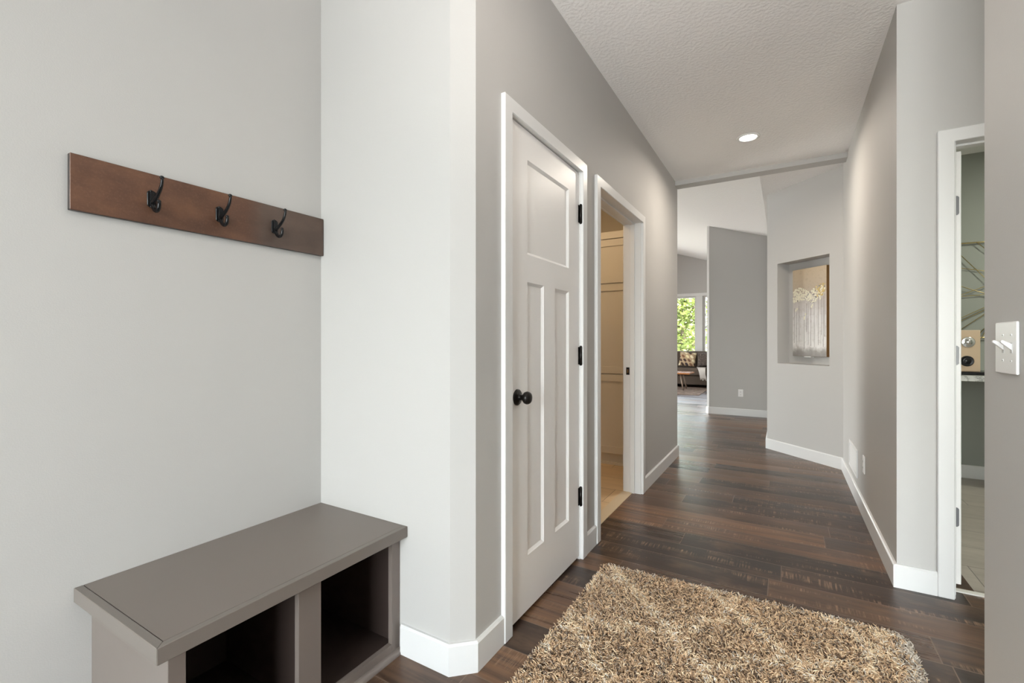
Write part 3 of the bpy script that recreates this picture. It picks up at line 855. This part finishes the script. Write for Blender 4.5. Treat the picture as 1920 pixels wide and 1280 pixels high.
for (f_, za, zb) in ((0.05, 1.14, 1.5), (0.12, 1.10, 1.45), (0.2, 1.16, 1.52), (0.36, 1.08, 1.42), (0.43, 1.25, 1.54), (0.48, 1.12, 1.55), (0.56, 1.11, 1.5), (0.66, 1.1, 1.56), (0.77, 1.12, 1.6), (0.86, 1.22, 1.58), (0.91, 1.1, 1.6), (0.95, 1.2, 1.62)):
    c = pu0 + f_ * pw; w2 = random.uniform(0.0007, 0.0014)
    m.box(c - w2, c + w2, pv - 0.0008, pv + 0.0003, za, zb, M=MA)
m.build('canvas', [canvas_mat(), M_side, M_petal, M_petal_y, M_petal_s, M_drip], pn)
m = MB(); m.box(pu0 + 0.36 * pw, pu0 + 0.56 * pw, pv - 0.004, ND - 0.002, pz0 - 0.009, pz0 - 0.001, 0.001, M=MA)
hk = m.build('support_clip', M_plastic, pn); hk['label'] = 'small white clip under the canvas'

# ------------------------------------------------------------------ laundry cabinets
c = empty('tall_cabinet', (-1.5, 4.17, 0)); tag(c, 'ivory floor to head height cabinet seen through the open left doorway', 'cabinet')
CF = 4.17
m = MB(); m.box(-2.08, XL - T - 0.001, CF + 0.02, 4.69, 0.10, 2.184); m.box(-2.08, XL - T - 0.001, CF - 0.002, CF + 0.02, 2.118, 2.184, 0.002); m.build('carcass', M_cab, c)
m = MB(); m.box(-2.08, XL - T - 0.001, CF + 0.03, CF + 0.05, 0, 0.1); m.box(-2.08, XL - T - 0.001, CF + 0.012, CF + 0.03, 0, 0.022); m.build('toe_kick', M_cab, c)
for (x0, x1) in ((-2.075, -1.625), (-1.62, -1.15)):
    for (z0, z1) in ((1.703, 2.112), (0.856, 1.693), (0.108, 0.846)):
        m = MB(); w = 0.064
        m.box(x0, x0 + w, CF, CF + 0.019, z0, z1, 0.001); m.box(x1 - w, x1, CF, CF + 0.019, z0, z1, 0.001)
        m.box(x0 + w, x1 - w, CF, CF + 0.019, z0, z0 + w, 0.001); m.box(x0 + w, x1 - w, CF, CF + 0.019, z1 - w, z1, 0.001)
        m.box(x0 + w, x1 - w, CF + 0.009, CF + 0.019, z0 + w, z1 - w)
        m.build('cabinet_door', M_cab, c)
area('laundry_lamp', (-1.75, 3.3, CZ - 0.02), (0, 0, 0), 0.14, 0.14, 12.0, (1.0, 0.71, 0.40), 'DISK')
e = empty('flush_ceiling_lamp', (-1.75, 3.3, CZ)); tag(e, 'round ceiling lamp in the room behind the open left doorway', 'ceiling light')
m = MB(); m.lathe([(0.09, 0.001), (0.09, 0.008), (0.08, 0.012), (0.0, 0.0125)], (-1.75, 3.3, CZ), (0, 0, -1), 32); m.build('lamp_pan', M_white, e)

# ------------------------------------------------------------------ study
ct = empty('wall_desk', (2.0, 5.0, 0.86)); tag(ct, 'pale marble wall counter through the right doorway below the wire wall art', 'counter')
def marble():
    q = NT('pale_marble'); x, y, z, p = q.pos()
    n = q.noise(p, 4, 6, 0.7); v_ = q.math('ABSOLUTE', q.math('SUBTRACT', n, 0.5))
    q.base(q.ramp(v_, [(0.0, lin(150, 150, 150)), (0.03, lin(205, 205, 204)), (0.2, lin(226, 226, 224))])); q.rough(0.2)
    return q.m
m = MB(); m.box(1.0, 3.49, 4.68, 5.319, 0.858, 0.898, 0.002); m.build('countertop', marble(), ct)
m = MB()
for x in (1.9, 2.9):
    m = MB(); m.box(x, x + 0.03, 4.85, 5.31, 0.62, 0.857); m.build('bracket', M_white, ct)
sl = MB(); sl.box(1.10, 1.62, 4.80, 5.12, 0.902, 0.922, 0.003)
for (x, y) in ((1.14, 4.84), (1.58, 4.84), (1.14, 5.08), (1.58, 5.08)): sl.lathe([(0.012, 0), (0.012, 0.006)], (x, y, 0.898), (0, 0, 1), 12)
o = sl.build('audio_deck', M_black); tag(o, 'flat black slab on the marble counter under the blonde speaker', 'audio deck')
sp_ = empty('bookshelf_speaker', (1.222, 4.93, 0.9225), 0.0); tag(sp_, 'small blonde wood speaker with two round drivers on the marble counter', 'speaker')
m = MB(); m.box(1.125, 1.292, 4.86, 5.04, 0.9225, 1.243, 0.004, 2); m.build('speaker_cabinet', M_tanwood, sp_)
m = MB(); m.lathe([(0.041, 0), (0.041, 0.003), (0.036, 0.006), (0.030, 0.004), (0.018, 0.012), (0, 0.018)], (1.223, 4.86, 1.150), (0, -1, 0), 32); w = m.build('tweeter', M_chrome, sp_); w['label'] = 'shiny chrome upper driver'
m = MB(); m.lathe([(0.041, 0), (0.041, 0.003), (0.036, 0.006), (0.031, 0.002), (0.017, 0.005), (0, 0.012)], (1.216, 4.86, 1.003), (0, -1, 0), 32); w = m.build('woofer', M_black, sp_); w['label'] = 'black lower driver'

wa = empty('wire_wall_art', (1.4, 5.3, 1.58)); tag(wa, 'gold wire geometric wall art on the sage wall through the right doorway', 'wall art')
WY = 5.297
th0 = math.atan2(511, 861)
def px_at(px, py, Y=WY):
    r_ = (px - 960) / 861.0; u_ = (640 - py) / 861.0
    dx_ = -math.sin(th0) + r_ * math.cos(th0); dy_ = math.cos(th0) + r_ * math.sin(th0)
    D = Y / dy_
    return (D * dx_, Y, 1.155 + D * u_)
ax0, ax1, az0, az1 = 1.02, 1.82, 1.187, 1.985
m = MB()
for p, q_ in (((ax0, az0), (ax1, az0)), ((ax1, az0), (ax1, az1)), ((ax1, az1), (ax0, az1)), ((ax0, az1), (ax0, az0))):
    m.tube([(p[0], WY, p[1]), (q_[0], WY, q_[1])], 0.006, 8)
m.build('wire_frame', M_gold, wa)
def clip_line(p, q_):
    (x0, z0), (x1, z1) = p, q_
    t0, t1 = -1e9, 1e9
    for a, d, lo, hi in ((x0, x1 - x0, ax0, ax1), (z0, z1 - z0, az0, az1)):
        if abs(d) < 1e-9: continue
        ta, tb = (lo - a) / d, (hi - a) / d
        t0 = max(t0, min(ta, tb)); t1 = min(t1, max(ta, tb))
    return (x0 + t0 * (x1 - x0), z0 + t0 * (z1 - z0)), (x0 + t1 * (x1 - x0), z0 + t1 * (z1 - z0))
rods = [((212, 145), (262, 182), 0), ((95, 245), (262, 402), 0), ((95, 330), (262, 350), 1), ((95, 470), (262, 520), 0), ((95, 528), (262, 468), 0), ((95, 542), (262, 528), 1),
        ((95, 700), (262, 625), 0), ((95, 722), (262, 645), 1), ((100, 780), (262, 675), 0), ((200, 850), (262, 785), 1), ((240, 850), (262, 812), 0)]
for a, b_, lay in rods:
    p = px_at(1780 + a[0] * 0.25, 420 + a[1] * 0.25); q_ = px_at(1780 + b_[0] * 0.25, 420 + b_[1] * 0.25)
    (xa, za), (xb, zb) = clip_line((p[0], p[2]), (q_[0], q_[2]))
    m = MB(); yy = WY - 0.008 + 0.012 * lay
    m.tube([(xa, yy, za), (xb, yy, zb)], 0.003, 8); m.build('wire_rod', M_gold, wa)
area('study_fill', (2.2, 3.9, CZ - 0.02), (0, 0, 0), 0.4, 0.4, 41.0, (0.95, 0.97, 0.82), 'DISK')  # lamp added out of sight to light the study
e = empty('flush_ceiling_lamp', (2.2, 3.9, CZ)); tag(e, 'unseen round ceiling lamp added to light the room behind the right doorway', 'ceiling light')
m = MB(); m.lathe([(0.21, 0.001), (0.21, 0.008), (0.20, 0.012), (0.0, 0.0125)], (2.2, 3.9, CZ), (0, 0, -1), 32); m.build('lamp_pan', M_white, e)

# ------------------------------------------------------------------ windows
def window_xz(name, rect, yf, label, double=False, muntin=()):
    x0, x1, z0, z1 = rect
    w = empty(name, ((x0 + x1) / 2, yf, z0)); tag(w, label, 'window', kind='structure')
    m = MB(); f = 0.035
    for (a, b_, c_, d) in ((x0, x0 + f, z0, z1), (x1 - f, x1, z0, z1), (x0 + f, x1 - f, z0, z0 + f), (x0 + f, x1 - f, z1 - f, z1)): m.box(a, b_, yf + 0.03, yf + 0.10, c_, d, 0.003)
    if double:
        zm = 1.535; m.box(x0 + f, x1 - f, yf + 0.04, yf + 0.085, zm - 0.025, zm + 0.025, 0.003)
        for (za, zb, dy) in ((z0 + f, zm - 0.025, 0.03), (zm + 0.025, z1 - f, 0.055)):
            m.box(x0 + f, x0 + f + 0.03, yf + dy, yf + dy + 0.03, za, zb, 0.002); m.box(x1 - f - 0.03, x1 - f, yf + dy, yf + dy + 0.03, za, zb, 0.002)
    for z in muntin: m.box(x0 + f, x1 - f, yf + 0.055, yf + 0.075, z - 0.009, z + 0.009)
    m.build('window_frame', M_white, w)
    m = MB(); m.box(x0 + f, x1 - f, yf + 0.062, yf + 0.068, z0 + f, z1 - f); m.build('window_pane', M_glass, w)
    return w
YW = 13.1
w1 = window_xz('window_1', W1, YW, 'large picture window onto green trees behind the sofa')
w2 = window_xz('window_2', W2, YW, 'narrow double hung window at the far right of the living room', True, (1.86, 2.1))
m = MB(); m.box(W1[0] - 0.09, W2[1] + 0.09, YW - 0.018, YW + 0.001, W1[3], W1[3] + 0.085, 0.003); m.box(W1[0] - 0.09, W1[0], YW - 0.018, YW + 0.001, 0.64, W1[3], 0.003)
m.box(W1[1] + 0.0, W2[0] - 0.0, YW - 0.012, YW + 0.001, 0.64, W1[3], 0.003); m.box(W2[1], W2[1] + 0.09, YW - 0.018, YW + 0.001, 0.64, W1[3], 0.003)
m.box(W1[0] - 0.11, W2[1] + 0.11, YW - 0.04, YW + 0.03, 0.69, 0.722, 0.003)
struct('trim_4', m, M_white, 'white casing framing the living room windows', 'window casing')
m = MB()
for (a, b_) in ((-0.98, -0.92), (0.32, 0.38), (-0.33, -0.27)): m.box(a, b_, -2.49, -2.43, 0.25, 2.45)
m.box(-0.98, 0.38, -2.49, -2.43, 0.25, 0.31); m.box(-0.98, 0.38, -2.49, -2.43, 2.39, 2.45)
w3 = empty('window_3', (-0.3, -2.4, 0.25)); tag(w3, 'entry glazing behind the viewpoint', 'window', kind='structure')
m.build('window_frame', M_white, w3)
m = MB(); m.box(-0.92, 0.32, -2.464, -2.458, 0.31, 2.39); m.build('window_pane', M_glass, w3)
w5 = empty('window_5', (2.0, -2.4, 0.5)); tag(w5, 'front room window, out of view behind the light switch wall', 'window', kind='structure')
m = MB()
for (a, b_) in ((1.0, 1.06), (1.97, 2.03), (2.94, 3.0)): m.box(a, b_, -2.49, -2.43, 0.5, 2.35)
m.box(1.0, 3.0, -2.49, -2.43, 0.5, 0.56); m.box(1.0, 3.0, -2.49, -2.43, 2.29, 2.35)
m.build('window_frame', M_white, w5)
m = MB(); m.box(1.06, 2.94, -2.464, -2.458, 0.56, 2.29); m.build('window_pane', M_glass, w5)
m = MB()
for y in (7.4, 8.86, 10.32): m.box(-7.17, -7.11, y, y + 0.08, 0.1, 2.4)
m.box(-7.17, -7.11, 7.4, 10.4, 0.1, 0.18); m.box(-7.17, -7.11, 7.4, 10.4, 2.32, 2.4)
w4 = empty('window_4', (-7.1, 8.9, 0.1)); tag(w4, 'patio glazing on the hidden side of the living room', 'window', kind='structure')
m.build('window_frame', M_white, w4)
m = MB(); m.box(-7.143, -7.137, 7.48, 10.32, 0.18, 2.32); m.build('window_pane', M_glass, w4)

# ------------------------------------------------------------------ living room furniture
so = empty('sofa', (-2.6, 12.6, 0)); tag(so, 'dark brown sofa below the far picture window', 'sofa')
m = MB(); m.box(-3.75, -1.32, 12.2, 13.0, 0.07, 0.30, 0.03, 3); m.build('sofa_base', M_sofa, so)
for (a, b_) in ((-3.55, -2.54), (-2.53, -1.52)):
    m = MB(); m.box(a, b_, 12.15, 12.80, 0.30, 0.49, 0.045, 3); m.build('seat_cushion', M_sofa, so)
    m = MB(); m.box(a, b_, 12.70, 12.98, 0.47, 0.90, 0.06, 3); m.build('back_cushion', M_sofa, so)
for (a, b_) in ((-3.80, -3.56), (-1.51, -1.27)):
    m = MB(); m.box(a, b_, 12.18, 13.0, 0.07, 0.63, 0.05, 3); m.build('armrest', M_sofa, so)
for x in (-3.7, -1.4):
    for y in (12.27, 12.9):
        m = MB(); m.tube([(x, y, 0), (x, y, 0.075)], [0.02, 0.03], 10); m.build('sofa_foot', M_bronze, so)
def pillow_mat(name, spots):
    q = NT(name); tc = q.n('ShaderNodeTexCoord'); s_ = q.n('ShaderNodeSeparateXYZ'); q.t.links.new(tc.outputs['Object'], s_.inputs[0])
    x, z = s_.outputs[0], s_.outputs[2]
    if spots:
        W, H = 0.105, 0.10
        zz = q.math('DIVIDE', q.math('ADD', z, 1.0), H); row = q.math('FLOOR', zz)
        xx = q.math('ADD', q.math('DIVIDE', q.math('ADD', x, 1.0), W), q.math('MULTIPLY', q.math('MODULO', row, 2.0), 0.5))
        fx = q.math('SUBTRACT', q.math('FRACT', xx), 0.5); fz = q.math('SUBTRACT', q.math('FRACT', zz), 0.5)
        d = q.math('ADD', q.math('POWER', q.math('MULTIPLY', q.math('ADD', fx, q.math('MULTIPLY', fz, 0.5)), 2.9), 2.0), q.math('POWER', q.math('MULTIPLY', fz, 2.5), 2.0))
        rid = q.white(q.comb(row, q.math('FLOOR', xx), 1.0))
        dot = q.ramp(rid, [(0.0, lin(70, 52, 44)), (0.3, lin(76, 56, 48)), (0.34, lin(222, 206, 160)), (0.66, lin(226, 214, 186)), (0.7, lin(128, 92, 66)), (1.0, lin(60, 50, 56))])
        q.base(q.mix(q.math('LESS_THAN', d, 1.0), lin(176, 152, 122), dot))
    else:
        n = q.noise(tc.outputs['Object'], 38, 4, 0.7)
        q.base(q.ramp(n, [(0.35, lin(46, 40, 37)), (0.55, lin(84, 74, 68)), (0.7, lin(122, 110, 100))]))
    q.rough(0.9)
    return q.m
def pillow(label, loc, size, rot, mat):
    o = empty('throw_pillow', loc); o.rotation_euler = rot
    tag(o, label, 'pillow')
    t = bmesh.new(); n = 14
    g = {}
    for s_ in (1, -1):
        for i in range(n + 1):
            for j in range(n + 1):
                a, c_ = i / n * 2 - 1, j / n * 2 - 1
                th_ = s_ * size[2] * ((1 - a ** 4) * (1 - c_ ** 4)) ** 0.55
                pin = 1 - 0.06 * (1 - a * a) * 0 - 0.05 * (abs(a) ** 3) * (1 - abs(c_)) 
                if (abs(a) == 1 or abs(c_) == 1) and s_ == -1: g[(s_, i, j)] = g[(1, i, j)]; continue
                g[(s_, i, j)] = t.verts.new((a * size[0] * (1 - 0.07 * (1 - c_ * c_)), th_, c_ * size[1] * (1 - 0.07 * (1 - a * a)) + size[1]))
        for i in range(n):
            for j in range(n):
                f = t.faces.new((g[(s_, i, j)], g[(s_, i + 1, j)], g[(s_, i + 1, j + 1)], g[(s_, i, j + 1)])); f.smooth = True
    m = MB(); m.merge(t); m.world = False
    return m.build('pillow_body', mat, o)
pillow('tan pillow with rows of dark and cream ovals on the brown sofa', (-2.165, 12.45, 0.516), (0.205, 0.19, 0.055), (math.radians(-14), math.radians(5), math.radians(0)), pillow_mat('oval_print_fabric', True))
pillow('dark mottled pillow beside the oval print pillow', (-1.725, 12.45, 0.516), (0.185, 0.19, 0.055), (math.radians(-16), math.radians(-3), 0), pillow_mat('dark_boucle_fabric', False))
# throw blanket draped over the seat edge
t = bmesh.new(); prof = [(12.36, 0.499), (12.30, 0.502), (12.22, 0.500), (12.155, 0.488), (12.138, 0.44), (12.136, 0.36), (12.132, 0.28), (12.128, 0.205)]
cols = 16; rows_ = []
for i, (y, z) in enumerate(prof):
    row = []
    for j in range(cols + 1):
        s_ = j / cols - 0.5; wd = 0.24 - 0.10 * min(1, i / 5)
        fold = 0.010 * math.sin(j * 1.9 + i * 0.4) * (0.4 + i / 7)
        row.append(t.verts.new((-1.80 + s_ * wd + 0.012 * i, y - abs(fold) - 0.003, z + (0.006 + fold * 0.4 if i < 3 else 0.02 * math.sin(j * 0.7) * (i == 7)))))
    rows_.append(row)
for a, b_ in zip(rows_, rows_[1:]):
    for j in range(cols):
        f = t.faces.new((a[j], a[j + 1], b_[j + 1], b_[j])); f.smooth = True
m = MB(); m.merge(t); o = m.build('throw_blanket', M_throw); tag(o, 'cream throw blanket hanging over the sofa seat edge', 'blanket')
sd = o.modifiers.new('thick', 'SOLIDIFY'); sd.thickness = 0.006; sd.offset = 0
tb = empty('coffee_table', (-2.5, 11.45, 0)); tag(tb, 'wood coffee table with splayed legs in front of the brown sofa', 'coffee table')
m = MB(); m.box(-3.15, -1.87, 11.13, 11.78, 0.395, 0.43, 0.008, 2); m.build('tabletop', M_walnut, tb)
for (xa, xb) in ((-2.10, -2.03), (-2.93, -3.02)):
    for (ya, yb) in ((11.30, 11.24), (11.62, 11.68)):
        m = MB(); m.tube([(xb, yb, 0.018), (xa, ya, 0.397)], [0.014, 0.024], 10); m.build('leg', M_greige_wood, tb)
def lr_rug():
    q = NT('faded_living_rug'); x, y, z, p = q.pos()
    n = q.noise(p, 7, 5, 0.7); n2 = q.noise(p, 60, 2)
    q.base(q.ramp(q.math('ADD', q.math('MULTIPLY', n, 0.7), q.math('MULTIPLY', n2, 0.3)), [(0.35, lin(84, 68, 60)), (0.5, lin(128, 110, 98)), (0.65, lin(158, 142, 128))])); q.rough(1.0); q.bump(n2, 0.5, 0.01)
    return q.m
m = MB(); m.box(-3.9, -1.57, 10.5, 12.14, 0.0, 0.012, 0.003); o = m.build('area_rug', lr_rug()); tag(o, 'faded brown area rug under the coffee table', 'rug')

# ------------------------------------------------------------------ outdoors
m = MB(); m.box(-2.2, 3.8, -5.6, -2.53, 2.62, 2.75); m.box(-2.2, -2.1, -5.6, -2.53, -0.3, 2.62); m.box(3.7, 3.8, -5.6, -2.53, -0.3, 2.62); struct('entry_light_blocker', m, M_white, 'unseen canopy added outside the entry to block sun and sky', 'light blocker')  # unseen canopy and side walls added to keep sun and sky off the glazing
m = MB(); m.box(-9, 3, 13.27, 17.6, -0.3, -0.2); struct('neutral_bounce_slab', m, plain('pale_concrete', lin(176, 172, 166), 0.85, bump=0.2, bscale=80, var=0.08), 'unseen pale slab added outside the far windows to cut green bounce light', 'bounce slab')  # slab added out of view so light bouncing indoors is less green
m = MB(); m.box(-60, 40, 17.6, 90, -0.35, -0.25); o = m.build('lawn', M_grass); tag(o, 'green lawn beyond the living room window', 'lawn', kind='structure')
def tree(label, x, y, h, crown, mat, nleaf, seed):
    R = random.Random(seed)
    e = empty('tree', (x, y, -0.25)); tag(e, label, 'tree', 'trees beyond the window')
    m = MB(); m.tube([(x, y, -0.3), (x + 0.05, y, h * 0.3), (x - 0.05, y + .1, h * 0.6), (x, y, h * 0.9)], [0.16, 0.13, 0.08, 0.02], 9)
    tips = []
    for i in range(26):
        z0 = h * R.uniform(0.08, 0.85); a = R.uniform(0, 2 * PI); L = crown * R.uniform(0.5, 1.0) * (1.1 - 0.75 * z0 / h)
        tip = Vector((x + L * math.cos(a), y + L * math.sin(a), z0 + L * 0.45)); tips.append(tip)
        m.tube([(x, y, z0), ((x + tip.x) / 2, (y + tip.y) / 2, z0 + L * 0.12), tuple(tip)], [0.045, 0.03, 0.008], 6)
    m.build('trunk', M_bark, e)
    n = nleaf; V_ = np.zeros((n, 4, 3)); cl = []
    for i in range(n):
        tp = tips[R.randrange(len(tips))]; f_ = R.uniform(0.35, 1.1)
        c_ = Vector((x, y, tp.z - 0.4)).lerp(tp, f_) + Vector((R.gauss(0, .3), R.gauss(0, .3), R.gauss(0, .3)))
        d1_ = Vector((R.gauss(0, 1), R.gauss(0, 1), R.gauss(0, 0.6))).normalized(); d2_ = d1_.cross(Vector((R.gauss(0, 1), R.gauss(0, 1), R.gauss(0, 1)))).normalized()
        s_ = R.uniform(0.06, 0.12)
        V_[i] = [c_ - d1_ * s_, c_ + d2_ * s_ * 0.5, c_ + d1_ * s_, c_ - d2_ * s_ * 0.5]
    me = bpy.data.meshes.new('foliage')
    me.from_pydata(V_.reshape(-1, 3).tolist(), [], [(4 * i, 4 * i + 1, 4 * i + 2, 4 * i + 3) for i in range(n)])
    me.materials.append(mat); me.transform(Matrix.Translation(e.location).inverted())
    o = bpy.data.objects.new('foliage', me); link(o, e)
tree('bright lime tree filling the lower picture window', -3.55, 19.5, 3.7, 1.5, M_leaf_y, 3600, 1)
tree('tall green tree rising behind the lime tree', -4.3, 27.0, 8.5, 3.0, M_leaf_g, 4200, 3)

# ------------------------------------------------------------------ light
w = bpy.data.worlds.new('sky'); sc.world = w; w.use_nodes = True
nt = w.node_tree; bg = nt.nodes['Background']
sky = nt.nodes.new('ShaderNodeTexSky'); sky.sky_type = 'NISHITA'; sky.sun_disc = False; sky.sun_elevation = math.radians(48); sky.sun_rotation = math.radians(100)
sky.air_density = 1.2; sky.dust_density = 3.0
hs = nt.nodes.new('ShaderNodeHueSaturation'); hs.inputs['Saturation'].default_value = 0.35
nt.links.new(sky.outputs[0], hs.inputs['Color']); nt.links.new(hs.outputs[0], bg.inputs[0]); bg.inputs[1].default_value = 5.2
sun = bpy.data.lights.new('sun', 'SUN'); sun.energy = 2.4; sun.angle = math.radians(2); sun.color = (1, 0.95, 0.85)
so_ = bpy.data.objects.new('sun', sun); so_.rotation_euler = Vector((0.25, 0.75, -1.0)).to_track_quat('-Z', 'Y').to_euler(); so_.location = (10, 0, 20); link(so_)

area('entry_daylight', (-0.3, -2.56, 1.35), (math.radians(90), 0, 0), 1.36, 2.2, 194.0, (0.915, 0.955, 0.975))
area('front_room_daylight', (2.0, -2.56, 1.42), (math.radians(90), 0, 0), 2.0, 1.85, 85.0, (1.0, 0.97, 0.88))
fl = Vector((-0.08, 0.60, 0.80))
o = area('ceiling_fill', (0.1, -0.15, 1.45), (0, 0, 0), 0.4, 0.4, 11.0, (1.0, 0.93, 0.89), spread=math.radians(100))  # unseen fill light added beside the camera to brighten the ceiling
o.rotation_euler = fl.to_track_quat('-Z', 'Y').to_euler()
area('patio_daylight', (-7.25, 8.9, 1.25), (0, math.radians(-90), 0), 2.2, 3.0, 480.0, (1.0, 0.955, 0.92))

# ------------------------------------------------------------------ camera
cam = bpy.data.cameras.new('camera'); co = bpy.data.objects.new('camera', cam)
cam.sensor_width = 36.0; cam.lens = 861.0 / 1920.0 * 36.0; cam.clip_start = 0.02
co.location = (0, 0, 1.155); co.rotation_euler = (PI / 2, 0, th0)
link(co); sc.camera = co
vs = sc.view_settings
sc.display_settings.display_device = 'sRGB'
vs.view_transform = 'Standard'; vs.look = 'None'; vs.exposure = 0.0; vs.gamma = 1.0; vs.use_curve_mapping = False
cy = sc.cycles
cy.use_denoising = True; cy.max_bounces = 10; cy.diffuse_bounces = 6; cy.glossy_bounces = 4; cy.transparent_max_bounces = 8
cy.sample_clamp_indirect = 6.0; cy.caustics_reflective = False; cy.caustics_refractive = False
